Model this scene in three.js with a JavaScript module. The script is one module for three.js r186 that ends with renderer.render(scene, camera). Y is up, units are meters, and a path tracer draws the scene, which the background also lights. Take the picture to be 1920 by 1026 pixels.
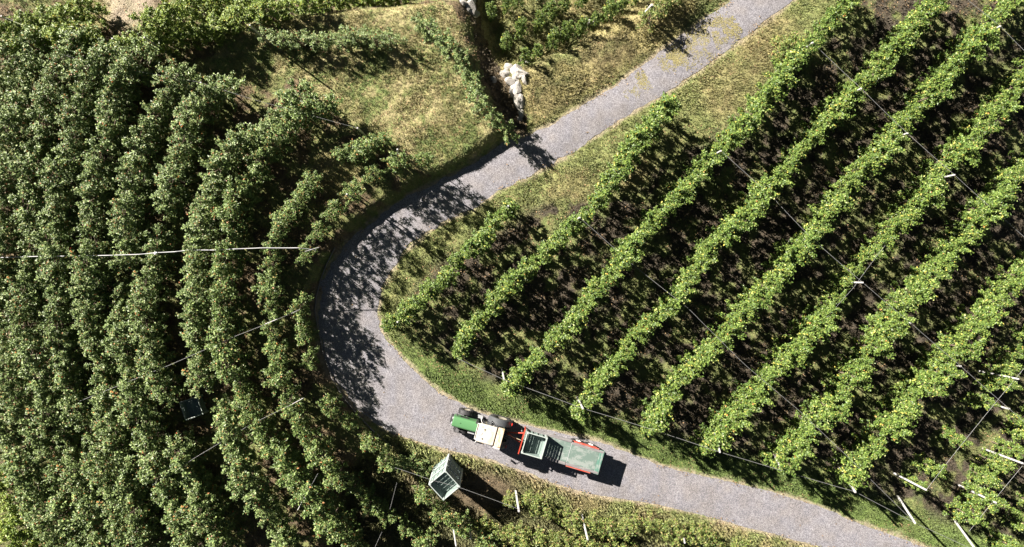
import * as THREE from 'three';
import { mergeGeometries } from 'three/addons/utils/BufferGeometryUtils.js';
import { RoundedBoxGeometry } from 'three/addons/geometries/RoundedBoxGeometry.js';

// ---------------------------------------------------------------- camera, sky, sun, exposure
const CAM_H = 41, PPM = 31;                       // metres above the road; photograph pixels per metre on the road
const scene = new THREE.Scene();
const camera = new THREE.PerspectiveCamera(2 * Math.atan(513 / PPM / CAM_H) * 180 / Math.PI, 1920 / 1026, 0.5, 1500);
camera.position.set(0, CAM_H, 0);
camera.up.set(0, 0, -1);
camera.lookAt(0, 0, 0);
scene.add(camera);

const AZ = 36.5 * Math.PI / 180, EL = 32.5 * Math.PI / 180;   // shadows fall towards +x, +z
const sunDir = new THREE.Vector3(-Math.cos(AZ) * Math.cos(EL), Math.sin(EL), -Math.sin(AZ) * Math.cos(EL));
// a clear, deep-blue autumn sky: paler towards the horizon
const SW = 256, SH = 128, sp = new Float32Array(SW * SH * 4);
for (let j = 0; j < SH; j++) for (let i = 0; i < SW; i++) { const up = Math.max(0, Math.sin((j + 0.5) / SH * Math.PI - Math.PI / 2)), t = Math.pow(1 - up, 2.2), k = (j * SW + i) * 4; sp[k] = 0.013 + 0.034 * t; sp[k + 1] = 0.018 + 0.033 * t; sp[k + 2] = 0.027 + 0.030 * t; sp[k + 3] = 1; }
const skyTex = new THREE.DataTexture(sp, SW, SH, THREE.RGBAFormat, THREE.FloatType);
skyTex.mapping = THREE.EquirectangularReflectionMapping; skyTex.magFilter = skyTex.minFilter = THREE.LinearFilter; skyTex.needsUpdate = true;
scene.background = skyTex; scene.environment = skyTex;
const sun = new THREE.DirectionalLight(0xfff5ea, 5);
sun.position.copy(sunDir).multiplyScalar(90);
sun.castShadow = true;
sun.shadow.mapSize.set(4096, 4096);
Object.assign(sun.shadow.camera, { left: -48, right: 48, top: 40, bottom: -40, near: 10, far: 180 });
scene.add(sun, sun.target);

const renderer = new THREE.WebGLRenderer({ antialias: true });
renderer.toneMapping = THREE.LinearToneMapping;
renderer.toneMappingExposure = 4.05;
renderer.shadowMap.enabled = true;

// ---------------------------------------------------------------- helpers
function rngOf(seed) { let a = seed >>> 0; return () => { a = (a + 0x6D2B79F5) >>> 0; let t = a; t = Math.imul(t ^ (t >>> 15), t | 1); t ^= t + Math.imul(t ^ (t >>> 7), t | 61); return ((t ^ (t >>> 14)) >>> 0) / 4294967296; }; }
const clamp = (v, a, b) => v < a ? a : v > b ? b : v, lerp = (a, b, t) => a + (b - a) * t;
const sstep = (a, b, v) => { const t = clamp((v - a) / (b - a), 0, 1); return t * t * (3 - 2 * t); };
function hash2(i, j, s) { let h = Math.imul(i, 374761393) + Math.imul(j, 668265263) + Math.imul(s, 1274126177); h = Math.imul(h ^ (h >>> 13), 1274126177); return ((h ^ (h >>> 16)) >>> 0) / 4294967296; }
function vnoise(x, y, s) { const i = Math.floor(x), j = Math.floor(y); let u = x - i, v = y - j; u = u * u * (3 - 2 * u); v = v * v * (3 - 2 * v); const a = hash2(i, j, s), b = hash2(i + 1, j, s), c = hash2(i, j + 1, s), d = hash2(i + 1, j + 1, s); return a + (b - a) * u + (c - a) * v + (a - b - c + d) * u * v; }
function fbm(x, y, s, o = 4) { let r = 0, a = 0.5, n = 0; for (let k = 0; k < o; k++) { r += a * vnoise(x, y, s + k); n += a; x *= 2.03; y *= 2.03; a *= 0.5; } return r / n; }
const used = new Map();
function numbered(n) { const k = used.get(n) || 0; used.set(n, k + 1); return k ? n + '_' + String(k).padStart(3, '0') : n; }
function tag(o, label, category, group, kind) { if (label) o.userData.label = label; if (category) o.userData.category = category; if (group) o.userData.group = group; if (kind) o.userData.kind = kind; return o; }
function thing(name, label, category, group) { const g = new THREE.Group(); g.name = numbered(name); tag(g, label, category, group); scene.add(g); return g; }
function shade(m) { m.castShadow = true; m.receiveShadow = true; return m; }
function part(name, geo, mat, parent) { const m = shade(new THREE.Mesh(geo, mat)); m.name = name; parent.add(m); return m; }
function single(name, geo, mat, label, category, group) { const m = shade(new THREE.Mesh(geo, mat)); m.name = numbered(name); tag(m, label, category, group); scene.add(m); return m; }
const lin = (r, g, b) => new THREE.Color().setRGB(r, g, b);
const std = (r, g, b, rough = 0.8, extra = {}) => new THREE.MeshStandardMaterial({ color: lin(r, g, b), roughness: rough, ...extra });
function box(w, h, d, x = 0, y = 0, z = 0, r = 0) { const g = r ? new RoundedBoxGeometry(w, h, d, 2, r) : new THREE.BoxGeometry(w, h, d); g.translate(x, y, z); return g; }
function noRot(g) { return g.index ? g.toNonIndexed() : g; }
function merge(list) { return mergeGeometries(list.map(noRot), false); }
function bar(a, b, r, seg = 6) { const d = new THREE.Vector3().subVectors(b, a); const g = new THREE.CylinderGeometry(r, r, d.length(), seg); g.applyQuaternion(new THREE.Quaternion().setFromUnitVectors(new THREE.Vector3(0, 1, 0), d.clone().normalize())); g.translate((a.x + b.x) / 2, (a.y + b.y) / 2, (a.z + b.z) / 2); return g; }
const V = (x, y, z) => new THREE.Vector3(x, y, z);
const flat = (px, py) => [(px - 960) / PPM, (py - 513) / PPM];
function poly(list) { return list.map(p => flat(p[0], p[1])); }
function inside(P, x, z) { let c = false; for (let i = 0, j = P.length - 1; i < P.length; j = i++) { const a = P[i], b = P[j]; if ((a[1] > z) !== (b[1] > z) && x < (b[0] - a[0]) * (z - a[1]) / (b[1] - a[1]) + a[0]) c = !c; } return c; }
function smoothLine(pts, step) { const c = new THREE.CatmullRomCurve3(pts.map(p => V(p[0], 0, p[1])), false, 'centripetal'); const n = Math.max(2, Math.round(c.getLength() / step)); return c.getSpacedPoints(n).map(p => [p.x, p.z]); }
function lineDist(L, x, z) { let m = 1e9; for (let i = 0; i < L.length - 1; i++) { const ax = L[i][0], az = L[i][1], bx = L[i + 1][0] - ax, bz = L[i + 1][1] - az; const t = clamp(((x - ax) * bx + (z - az) * bz) / (bx * bx + bz * bz), 0, 1); const dx = x - ax - bx * t, dz = z - az - bz * t; const d = dx * dx + dz * dz; if (d < m) m = d; } return Math.sqrt(m); }

// ---------------------------------------------------------------- the lie of the land
const outerPx = [[1470, -80], [1375, -2], [1300, 50], [1230, 103], [1150, 163], [1085, 203], [1030, 236], [985, 256], [945, 268], [905, 295], [855, 325], [800, 350], [742, 385], [692, 420], [652, 458], [618, 502], [602, 545], [597, 590], [602, 640], [618, 690], [648, 738], [685, 778], [730, 808], [780, 826], [830, 842], [890, 853], [955, 875], [1000, 890], [1060, 914], [1130, 930], [1230, 946], [1300, 962], [1400, 989], [1480, 1010], [1540, 1027], [1640, 1064], [1760, 1110]];
const innerPx = [[1600, -80], [1490, -2], [1420, 50], [1340, 110], [1260, 165], [1180, 215], [1110, 258], [1060, 293], [1000, 325], [945, 353], [900, 382], [850, 408], [800, 436], [770, 460], [745, 488], [728, 518], [714, 548], [710, 590], [720, 630], [746, 662], [780, 698], [820, 732], [860, 755], [900, 773], [960, 790], [1020, 805], [1080, 818], [1150, 838], [1220, 866], [1290, 886], [1380, 906], [1460, 926], [1540, 952], [1600, 977], [1680, 1006], [1740, 1028], [1850, 1064], [1960, 1110]];
const outerL = smoothLine(poly(outerPx), 0.5), innerL = smoothLine(poly(innerPx), 0.5);
const roadP = [...outerL, ...innerL.slice().reverse()];
const LEFT = poly([[-400, -400], [850, -400], [868, -20], [882, 30], [896, 110], [925, 190], [950, 235], [958, 262], ...outerPx.slice(8, 23), [650, 880], [560, 1500], [-400, 1500]]);
const DITCH = poly([[868, -400], [905, -400], [895, 10], [918, 90], [950, 150], [985, 215], [990, 252], [960, 262], [950, 235], [925, 190], [896, 110], [882, 30], [868, -20]]);
const SOUTH = poly([...outerPx.slice(22), [1760, 1500], [560, 1500], [650, 880]]);
const NEB = poly([...outerPx.slice(0, 8), [985, 215], [950, 150], [918, 90], [895, 10], [905, -400], [1470, -400]]);
const HOLLOW = poly([[918, 88], [945, 118], [985, 116], [1030, 98], [1085, 70], [1135, 40], [1185, 12], [1270, -45], [1270, -400], [905, -400], [895, 10]]);
const UPPER = poly([[430, 48], [480, 32], [560, 20], [650, 12], [760, 4], [850, -8], [850, -400], [300, -400], [380, 20]]);
const PLOT = poly([[395, 130], [440, 80], [480, 45], [560, 40], [700, 20], [790, 10], [850, 20], [870, 60], [880, 110], [925, 205], [945, 262], [905, 295], [855, 325], [800, 330], [720, 270], [640, 225], [560, 150], [470, 170]]);
const X0 = -40, X1 = 40, Z0 = -24, Z1 = 24, CELL = 0.2, NX = Math.round((X1 - X0) / CELL), NZ = Math.round((Z1 - Z0) / CELL);
const distG = new Float32Array((NX + 1) * (NZ + 1)), regG = new Uint8Array((NX + 1) * (NZ + 1));
let hG = new Float32Array((NX + 1) * (NZ + 1));
for (let j = 0; j <= NZ; j++) for (let i = 0; i <= NX; i++) {
  const x = X0 + i * CELL, z = Z0 + j * CELL, k = j * (NX + 1) + i;
  const on = inside(roadP, x, z), d = Math.min(lineDist(outerL, x, z), lineDist(innerL, x, z));
  distG[k] = on ? -d : d;
  const reg = on ? 0 : inside(DITCH, x, z) ? 2 : inside(LEFT, x, z) ? 1 : inside(SOUTH, x, z) ? 3 : inside(NEB, x, z) ? 4 : 5;
  regG[k] = reg;
  hG[k] = reg === 1 ? (inside(UPPER, x, z) ? -1.9 : 0.85) : reg === 2 ? -0.45 : reg === 3 ? -0.55 * sstep(0.6, 3.2, d) : reg === 4 ? (inside(HOLLOW, x, z) ? -1.75 : 0.3 * sstep(0, 2.4, d)) : reg === 5 ? 0.18 * sstep(0.1, 2, d) : 0;
}
for (let pass = 0; pass < 2; pass++) {
  const o = new Float32Array(hG.length), R = 2;
  for (let j = 0; j <= NZ; j++) for (let i = 0; i <= NX; i++) { let s = 0, n = 0; for (let b = -R; b <= R; b++) for (let a = -R; a <= R; a++) { const ii = clamp(i + a, 0, NX), jj = clamp(j + b, 0, NZ); s += hG[jj * (NX + 1) + ii]; n++; } o[j * (NX + 1) + i] = s / n; }
  hG = o;
}
for (let j = 0; j <= NZ; j++) for (let i = 0; i <= NX; i++) {
  const x = X0 + i * CELL, z = Z0 + j * CELL, k = j * (NX + 1) + i, d = distG[k];
  hG[k] = hG[k] * sstep(0.02, 0.75, d) + (d > 0.1 ? (fbm(x * 0.9, z * 0.9, 11, 3) - 0.5) * 0.22 * sstep(0.1, 1.2, d) + (vnoise(x * 2.6, z * 2.6, 15) - 0.5) * 0.07 : 0) + (d < 0 ? 0 : 0.0);
}
function bil(G, x, z) { const fx = clamp((x - X0) / CELL, 0, NX - 0.001), fz = clamp((z - Z0) / CELL, 0, NZ - 0.001), i = Math.floor(fx), j = Math.floor(fz), u = fx - i, v = fz - j, k = j * (NX + 1) + i; return (G[k] * (1 - u) + G[k + 1] * u) * (1 - v) + (G[k + NX + 1] * (1 - u) + G[k + NX + 2] * u) * v; }
const hgt = (x, z) => bil(hG, x, z), roadDist = (x, z) => bil(distG, x, z);
const regAt = (x, z) => regG[clamp(Math.round((z - Z0) / CELL), 0, NZ) * (NX + 1) + clamp(Math.round((x - X0) / CELL), 0, NX)];
// a point of the photograph at a height above the ground -> place in the orchard
function at(px, py, up = 0) { let y = up, x = 0, z = 0; for (let k = 0; k < 6; k++) { const s = (1 - y / CAM_H) / PPM; x = (px - 960) * s; z = (py - 513) * s; y = hgt(x, z) + up; } return V(x, y - up, z); }

// ---------------------------------------------------------------- what the ground is covered with
const C = { lush: [0.072, 0.122, 0.022], grass: [0.13, 0.165, 0.052], olive: [0.185, 0.183, 0.07], straw: [0.275, 0.24, 0.11], brown: [0.15, 0.11, 0.058], litter: [0.06, 0.045, 0.027], soil: [0.042, 0.036, 0.026], tan: [0.275, 0.228, 0.17], sand: [0.30, 0.252, 0.185] };
const mixc = (a, b, t) => [lerp(a[0], b[0], t), lerp(a[1], b[1], t), lerp(a[2], b[2], t)];
const blob = (x, z, px, py, r) => { const p = flat(px, py); const d = Math.hypot(x - p[0], z - p[1]) * PPM; return 1 - sstep(r * 0.5, r, d); };
function coverAt(x, z) {
  const reg = regAt(x, z), d = roadDist(x, z);
  const n1 = fbm(x * 0.32 + 9, z * 0.32, 21, 4), n2 = fbm(x * 1.3, z * 1.3 + 4, 31, 4), n3 = fbm(x * 5, z * 5, 41, 3);
  let c, dry, tall = 0.1, dens = 1;
  if (reg === 1 && inside(PLOT, x, z)) {
    dry = clamp(sstep(0.4, 0.56, n1 * 0.4 + n2 * 0.6) + blob(x, z, 860, 180, 230) * 0.4 + blob(x, z, 770, 235, 120) * 0.3 + blob(x, z, 660, 35, 130) * 0.4 + blob(x, z, 560, 130, 90) * 0.3 + (n2 - 0.5) * 1.4 - blob(x, z, 690, 200, 90) * 0.75 - blob(x, z, 830, 290, 80) * 0.85 - blob(x, z, 470, 130, 80) * 0.5 - blob(x, z, 700, 110, 70) * 0.5, 0, 1);
    c = mixc(mixc(mixc(C.grass, C.lush, 0.25), C.olive, sstep(0.3, 0.7, n3) * 0.9), mixc(C.straw, C.tan, n3 * 0.35), dry * (0.45 + 0.45 * n3)); tall = 0.1;
  } else if (reg === 1) {
    dry = sstep(0.42, 0.62, n2); c = mixc(mixc(C.litter, C.brown, n3), mixc(C.lush, C.olive, n3), (1 - dry) * 0.75); dens = 0.35;
    const e = blob(x, z, 245, 5, 75); if (e > 0) { c = mixc(c, C.sand, e * (0.6 + 0.4 * n3)); dens *= 1 - e; }
    const e2 = Math.max(blob(x, z, 175, 30, 60), blob(x, z, 640, 325, 60)); c = mixc(c, mixc(C.straw, C.olive, 0.5), e2 * 0.8); dens = Math.max(dens, e2);
  } else if (reg === 2) { c = mixc(C.soil, C.brown, n3); dens = 0.5; tall = 0.16; dry = 0.5; }
  else if (reg === 3) {
    dry = clamp(sstep(0.45, 0.7, n2) + blob(x, z, 1000, 900, 70) * 0.5 - blob(x, z, 960, 1010, 140) * 0.5, 0, 1);
    c = mixc(mixc(C.grass, C.olive, n3), mixc(C.straw, C.brown, n1), dry * 0.85); tall = 0.2;
    if (d > 2.2) { c = mixc(c, C.litter, 0.5); }
    const p = flat(905, 925), g = 1 - sstep(0.8, 2.2, Math.hypot((x - p[0]) * 0.62, z - p[1])); if (g > 0) { c = mixc(c, mixc(C.brown, C.soil, 0.5), g); dens *= 1 - g * 0.9; }
  } else if (reg === 4) {
    dry = clamp(sstep(0.3, 0.58, n1 * 0.45 + n2 * 0.55), 0, 1); c = mixc(mixc(C.grass, C.olive, n3), mixc(C.brown, C.straw, 0.2 + sstep(0.3, 0.7, n2) * 0.7), dry * 0.85); tall = 0.12;
    if (d < 0.9) c = mixc(c, C.lush, 0.5 * (1 - d / 0.9));
    const e = blob(x, z, 1230, 55, 70); c = mixc(c, C.straw, e * 0.6);
  } else {
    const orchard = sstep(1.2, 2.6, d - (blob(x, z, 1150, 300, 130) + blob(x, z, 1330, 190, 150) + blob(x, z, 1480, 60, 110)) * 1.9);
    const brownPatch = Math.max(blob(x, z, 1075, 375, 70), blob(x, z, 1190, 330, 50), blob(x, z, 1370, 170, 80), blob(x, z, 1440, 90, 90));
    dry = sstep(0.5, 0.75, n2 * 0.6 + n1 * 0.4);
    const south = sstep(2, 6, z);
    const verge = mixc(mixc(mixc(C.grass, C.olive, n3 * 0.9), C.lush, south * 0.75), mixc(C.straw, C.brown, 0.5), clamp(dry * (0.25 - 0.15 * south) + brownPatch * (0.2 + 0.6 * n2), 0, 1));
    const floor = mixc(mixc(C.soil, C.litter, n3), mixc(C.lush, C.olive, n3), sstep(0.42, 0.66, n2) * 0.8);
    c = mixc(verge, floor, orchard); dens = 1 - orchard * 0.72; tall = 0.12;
  }
  // pale dust thrown off the gravel, ragged along the edge of the road
  const edge = sstep(0.34 + (n2 - 0.5) * 0.7, 0.02, d) * sstep(0.3, 0.6, n1 * 0.4 + n3 * 0.6 + 0.1);
  if (d > -1) { c = mixc(c, C.tan, edge * 0.8); dens *= 1 - edge * 0.75; }
  const g = 0.78 + 0.44 * vnoise(x * 17, z * 17, 51);
  return { c: [c[0] * g, c[1] * g, c[2] * g], dens, tall, dry: dry ?? 0.5, d, reg };
}
const TW = 2048, TH = 1229;
const gpix = new Uint8Array(TW * TH * 4);
const enc = v => { v = clamp(v, 0, 1); return Math.round(255 * (v <= 0.0031308 ? 12.92 * v : 1.055 * Math.pow(v, 1 / 2.4) - 0.055)); };
const encT = new Uint8Array(4097); for (let i = 0; i <= 4096; i++) encT[i] = enc(i / 4096);
for (let j = 0; j < TH; j++) for (let i = 0; i < TW; i++) {
  const x = X0 + (X1 - X0) * (i + 0.5) / TW, z = Z0 + (Z1 - Z0) * (j + 0.5) / TH, { c } = coverAt(x, z), k = (j * TW + i) * 4, s = 0.85 + 0.3 * hash2(i, j, 77);
  for (let q = 0; q < 3; q++) gpix[k + q] = encT[Math.round(clamp(c[q] * s, 0, 1) * 4096)]; gpix[k + 3] = 255;
}
function dataTex(d, w, h, srgb) { const t = new THREE.DataTexture(d, w, h); t.wrapS = t.wrapT = THREE.RepeatWrapping; t.magFilter = THREE.LinearFilter; t.minFilter = THREE.LinearMipmapLinearFilter; t.generateMipmaps = true; if (srgb) t.colorSpace = THREE.SRGBColorSpace; t.needsUpdate = true; return t; }
const gmap = dataTex(gpix, TW, TH, true); gmap.wrapS = gmap.wrapT = THREE.MirroredRepeatWrapping;
// tileable grain, for relief and for gravel
function tileNoise(n, f) { const d = new Uint8Array(n * n * 4); for (let j = 0; j < n; j++) for (let i = 0; i < n; i++) { const v = f(i, j, n), k = (j * n + i) * 4; const a = Array.isArray(v) ? v : [v, v, v]; d[k] = a[0] * 255; d[k + 1] = a[1] * 255; d[k + 2] = a[2] * 255; d[k + 3] = 255; } return d; }
function wrapNoise(i, j, n, cells, s) { const x = i / n * cells, y = j / n * cells, a = Math.floor(x), b = Math.floor(y); let u = x - a, v = y - b; u = u * u * (3 - 2 * u); v = v * v * (3 - 2 * v); const q = (p, r) => hash2((p + cells) % cells, (r + cells) % cells, s); return lerp(lerp(q(a, b), q(a + 1, b), u), lerp(q(a, b + 1), q(a + 1, b + 1), u), v); }
const bumpTile = dataTex(tileNoise(512, (i, j, n) => clamp(0.5 * wrapNoise(i, j, n, 64, 3) + 0.3 * wrapNoise(i, j, n, 128, 5) + 0.2 * hash2(i, j, 9), 0, 1)), 512, 512, false);

const gx = [-220, -90], gz = [-220, -80];
for (let i = 0; i <= NX; i++) gx.push(X0 + i * CELL); gx.push(90, 220);
for (let j = 0; j <= NZ; j++) gz.push(Z0 + j * CELL); gz.push(80, 220);
{
  const P = [], U = [], I = [];
  for (const z of gz) for (const x of gx) { const d = roadDist(x, z); P.push(x, hgt(x, z) - (d < -0.3 ? 0.03 : 0), z); U.push((x - X0) / (X1 - X0), (z - Z0) / (Z1 - Z0)); }
  const w = gx.length;
  for (let j = 0; j < gz.length - 1; j++) for (let i = 0; i < w - 1; i++) { const a = j * w + i; I.push(a, a + w, a + 1, a + 1, a + w, a + w + 1); }
  const g = new THREE.BufferGeometry(); g.setAttribute('position', new THREE.Float32BufferAttribute(P, 3)); g.setAttribute('uv', new THREE.Float32BufferAttribute(U, 2)); g.setIndex(I); g.computeVertexNormals();
  const bt = bumpTile.clone(); bt.repeat.set(80 / 3.1, 48 / 3.1); bt.needsUpdate = true;
  const m = new THREE.MeshStandardMaterial({ map: gmap, bumpMap: bt, bumpScale: 0.05, roughness: 0.95 });
  const o = shade(new THREE.Mesh(g, m)); o.name = 'ground'; tag(o, 'grassy orchard ground with dry straw, soil and leaf litter', 'ground', null, 'structure'); scene.add(o);
}
// ---------------------------------------------------------------- the gravel road
{
  const N = 420, M = 18;
  const oc = new THREE.CatmullRomCurve3(poly(outerPx).map(p => V(p[0], 0, p[1])), false, 'centripetal'), ic = new THREE.CatmullRomCurve3(poly(innerPx).map(p => V(p[0], 0, p[1])), false, 'centripetal');
  oc.arcLengthDivisions = ic.arcLengthDivisions = 2000;
  const P = [], U = [], I = [];
  // pair the two edges by control point, so that cross sections stay square in the bend
  const kn = outerPx.length - 1, ki = innerPx.length - 1;
  for (let s = 0; s <= N; s++) {
    const a = oc.getPoint(s / N), b0 = ic.getPoint(s / N);
    for (let m = 0; m <= M; m++) {
      const t = m / M; let x = lerp(a.x, b0.x, t), z = lerp(a.z, b0.z, t);
      if (m === 0 || m === M) { const dx = b0.x - a.x, dz = b0.z - a.z, l = Math.hypot(dx, dz), e = (fbm(x * 1.7, z * 1.7, 61, 4) - 0.5) * 0.5 * (m ? -1 : 1); x += dx / l * e; z += dz / l * e; }
      P.push(x, 0.012 + 0.045 * (1 - Math.pow(2 * t - 1, 2)) + (vnoise(x * 0.8, z * 0.8, 71) - 0.5) * 0.025 + Math.max(0, hgt(x, z)), z); U.push(x / 5.3, z / 5.3);
    }
  }
  for (let s = 0; s < N; s++) for (let m = 0; m < M; m++) { const a = s * (M + 1) + m; I.push(a, a + 1, a + M + 1, a + 1, a + M + 2, a + M + 1); }
  const g = new THREE.BufferGeometry(); g.setAttribute('position', new THREE.Float32BufferAttribute(P, 3)); g.setAttribute('uv', new THREE.Float32BufferAttribute(U, 2)); g.setIndex(I); g.computeVertexNormals();
  if (g.attributes.normal.getY(2000) < 0) { for (let k = 0; k < I.length; k += 3) { const t = I[k]; I[k] = I[k + 1]; I[k + 1] = t; } g.setIndex(I); g.computeVertexNormals(); }
  const RN = 1024, grav = tileNoise(RN, (i, j, n) => {
    const big = wrapNoise(i, j, n, 7, 81) * 0.5 + wrapNoise(i, j, n, 19, 83) * 0.5, mid = wrapNoise(i, j, n, 150, 85), fine = hash2(i >> 1, j >> 1, 87);
    const v = 0.446 + (big - 0.5) * 0.06 + (mid - 0.5) * 0.20 + (fine - 0.5) * 0.26, warm = (wrapNoise(i, j, n, 11, 89) - 0.5) * 0.02;
    return [clamp(v + 0.006 + warm * 0.5, 0, 1), clamp(v - 0.001, 0, 1), clamp(v + 0.012 - warm, 0, 1)];
  });
  const gt = dataTex(grav, RN, RN, true), gb = dataTex(grav, RN, RN, false);
  const o = shade(new THREE.Mesh(g, new THREE.MeshStandardMaterial({ map: gt, bumpMap: gb, bumpScale: 0.03, roughness: 0.92 }))); o.name = 'road'; tag(o, 'grey gravel farm road curving through the orchard', 'road', null, 'structure'); scene.add(o);
}

// ---------------------------------------------------------------- trees
const leafMat = (rough, tr) => new THREE.MeshPhysicalMaterial({ vertexColors: true, roughness: rough, transmission: tr, thickness: 0, side: THREE.DoubleSide, specularIntensity: 0.7 });
const barkMat = std(0.12, 0.09, 0.065, 0.9);
function tree(seed, o) {
  const r = rngOf(seed), P = [], N = [], K = [], limbs = [], fruit = [];
  const tmp = new THREE.Color();
  const leaf = (p, dir, size, tone) => {
    // a folded blade of two faces about its midrib
    const up = V((r() - 0.5) * 1.5, 0.62 + r() * 0.5, (r() - 0.5) * 1.5).addScaledVector(dir, 0.15).normalize();
    const d = dir.clone().addScaledVector(up, -dir.dot(up)).normalize(), s = V(0, 0, 0).crossVectors(d, up).normalize();
    const w = size * (0.27 + r() * 0.07), tip = p.clone().addScaledVector(d, size).addScaledVector(up, -size * 0.14), f = size * 0.1;
    const L = p.clone().addScaledVector(d, size * 0.45).addScaledVector(s, -w).addScaledVector(up, f), Rr = p.clone().addScaledVector(d, size * 0.45).addScaledVector(s, w).addScaledVector(up, f);
    const n1 = V(0, 0, 0).crossVectors(Rr.clone().sub(p), tip.clone().sub(p)).normalize(), n2 = V(0, 0, 0).crossVectors(tip.clone().sub(p), L.clone().sub(p)).normalize();
    for (const q of [p, Rr, tip, p, tip, L]) P.push(q.x, q.y, q.z);
    for (let k = 0; k < 3; k++) N.push(n1.x, n1.y, n1.z); for (let k = 0; k < 3; k++) N.push(n2.x, n2.y, n2.z);
    for (let k = 0; k < 6; k++) K.push(tone[0], tone[1], tone[2]);
  };
  const toneOf = () => { const t = r(), b = 0.72 + r() * 0.6; let c = mixc(o.dark, o.light, Math.pow(r(), 1.3)); if (t < o.odd) c = o.oddTone[Math.floor(r() * o.oddTone.length)]; return [c[0] * b, c[1] * b, c[2] * b]; };
  const shoot = (a, b, n, size) => { for (let k = 0; k < n; k++) { const t = Math.pow((k + r()) / n, 0.8), p = a.clone().lerp(b, t); p.x += (r() - 0.5) * 0.15; p.y += (r() - 0.5) * 0.17; p.z += (r() - 0.5) * 0.15; const q = r() * 6.283, dir = V(Math.cos(q), (r() - 0.4) * 0.5, Math.sin(q)); leaf(p, dir, size * (0.7 + r() * 0.6), toneOf()); } };
  const H = o.h, lx = (r() - 0.5) * 0.2, lz = (r() - 0.5) * 0.2, top = V(lx, H, lz);
  limbs.push([V(0, -0.1, 0), V(lx * 0.4, H * 0.5, lz * 0.4), 0.05, 0.035], [V(lx * 0.4, H * 0.5, lz * 0.4), top, 0.035, 0.012]);
  const nb = o.branches; let ang = r() * 6.283;
  for (let k = 0; k < nb; k++) {
    const t = (k + r() * 0.8) / nb, y = lerp(o.low, H - 0.15, t); ang += 2.4 + (r() - 0.5) * 0.8;
    const len = o.rad * lerp(1.0, o.taper, Math.pow(t, 1.6)) * (0.65 + r() * 0.6), rise = lerp(0.02, 0.6, t) + (r() - 0.5) * 0.35;
    const c = V(lx * y / H, y, lz * y / H), e = c.clone().add(V(Math.cos(ang) * len * o.along, len * rise, Math.sin(ang) * len));
    limbs.push([c, e, 0.016, 0.006]);
    const m = c.clone().lerp(e, 0.3);
    shoot(m, e, Math.round(o.leaves * (0.5 + len)), o.size);
    const ns = 1 + Math.floor(r() * 3 + t * 1.5);
    for (let q = 0; q < ns; q++) { const s0 = c.clone().lerp(e, 0.35 + r() * 0.65), s1 = s0.clone().add(V((r() - 0.5) * 0.35, 0.12 + r() * 0.3, (r() - 0.5) * 0.35)); shoot(s0, s1, Math.round(o.leaves * 0.42), o.size); }
    if (r() < o.fruit) { const nf = 1 + Math.floor(r() * 3); for (let q = 0; q < nf; q++) { const f = c.clone().lerp(e, 0.4 + r() * 0.6); fruit.push(V(f.x + (r() - 0.5) * 0.14, f.y + (r() - 0.2) * 0.1, f.z + (r() - 0.5) * 0.14)); } }
  }
  for (let q = 0; q < o.tops; q++) { const s0 = top.clone().add(V((r() - 0.5) * 0.2, -0.35 * r(), (r() - 0.5) * 0.2)), s1 = s0.clone().add(V((r() - 0.5) * 0.45, 0.2 + r() * 0.3, (r() - 0.5) * 0.45)); shoot(s0, s1, Math.round(o.leaves * 0.5), o.size * 0.9); limbs.push([s0, s1, 0.006, 0.003]); }
  const g = new THREE.BufferGeometry(); g.setAttribute('position', new THREE.Float32BufferAttribute(P, 3)); g.setAttribute('normal', new THREE.Float32BufferAttribute(N, 3)); g.setAttribute('color', new THREE.Float32BufferAttribute(K, 3));
  const tg = merge(limbs.map(([a, b, r0, r1], i) => { const d = b.clone().sub(a), c = new THREE.CylinderGeometry(r1, r0, d.length(), i < 2 ? 6 : 3, 1, true); c.applyQuaternion(new THREE.Quaternion().setFromUnitVectors(V(0, 1, 0), d.normalize())); c.translate((a.x + b.x) / 2, (a.y + b.y) / 2, (a.z + b.z) / 2); return c; }));
  const G = new THREE.Group();
  part('trunk', tg, barkMat, G); part('crown', g, o.mat, G);
  if (fruit.length) { const fg = merge(fruit.map(f => { const s = new THREE.OctahedronGeometry(0.042 + r() * 0.008, 0); s.translate(f.x, f.y, f.z); return s; })); fg.computeVertexNormals(); tag(part('fruit', fg, o.fruitMat, G), null, null, null, 'stuff'); }
  G.userData.leaves = P.length / 18;
  return G;
}
const yellowFruit = std(0.44, 0.40, 0.11, 0.45), redFruit = std(0.42, 0.07, 0.035, 0.4), blushFruit = std(0.6, 0.28, 0.10, 0.4);
const matG = leafMat(0.48, 0.22), matD = leafMat(0.48, 0.3);
const yel = { dark: [0.052, 0.108, 0.019], light: [0.20, 0.27, 0.056], odd: 0.04, oddTone: [[0.42, 0.38, 0.08], [0.34, 0.36, 0.12]], h: 3.2, low: 0.4, rad: 0.6, taper: 0.66, along: 1.25, branches: 27, leaves: 47, size: 0.122, fruit: 0.5, tops: 4, mat: matG, fruitMat: yellowFruit };
const red = { dark: [0.10, 0.16, 0.052], light: [0.285, 0.365, 0.125], odd: 0.05, oddTone: [[0.34, 0.27, 0.1], [0.36, 0.16, 0.07], [0.28, 0.3, 0.16]], h: 3.1, low: 0.6, rad: 0.56, taper: 0.85, along: 1.75, branches: 26, leaves: 44, size: 0.12, fruit: 0.4, tops: 4, mat: matD, fruitMat: redFruit };
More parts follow.
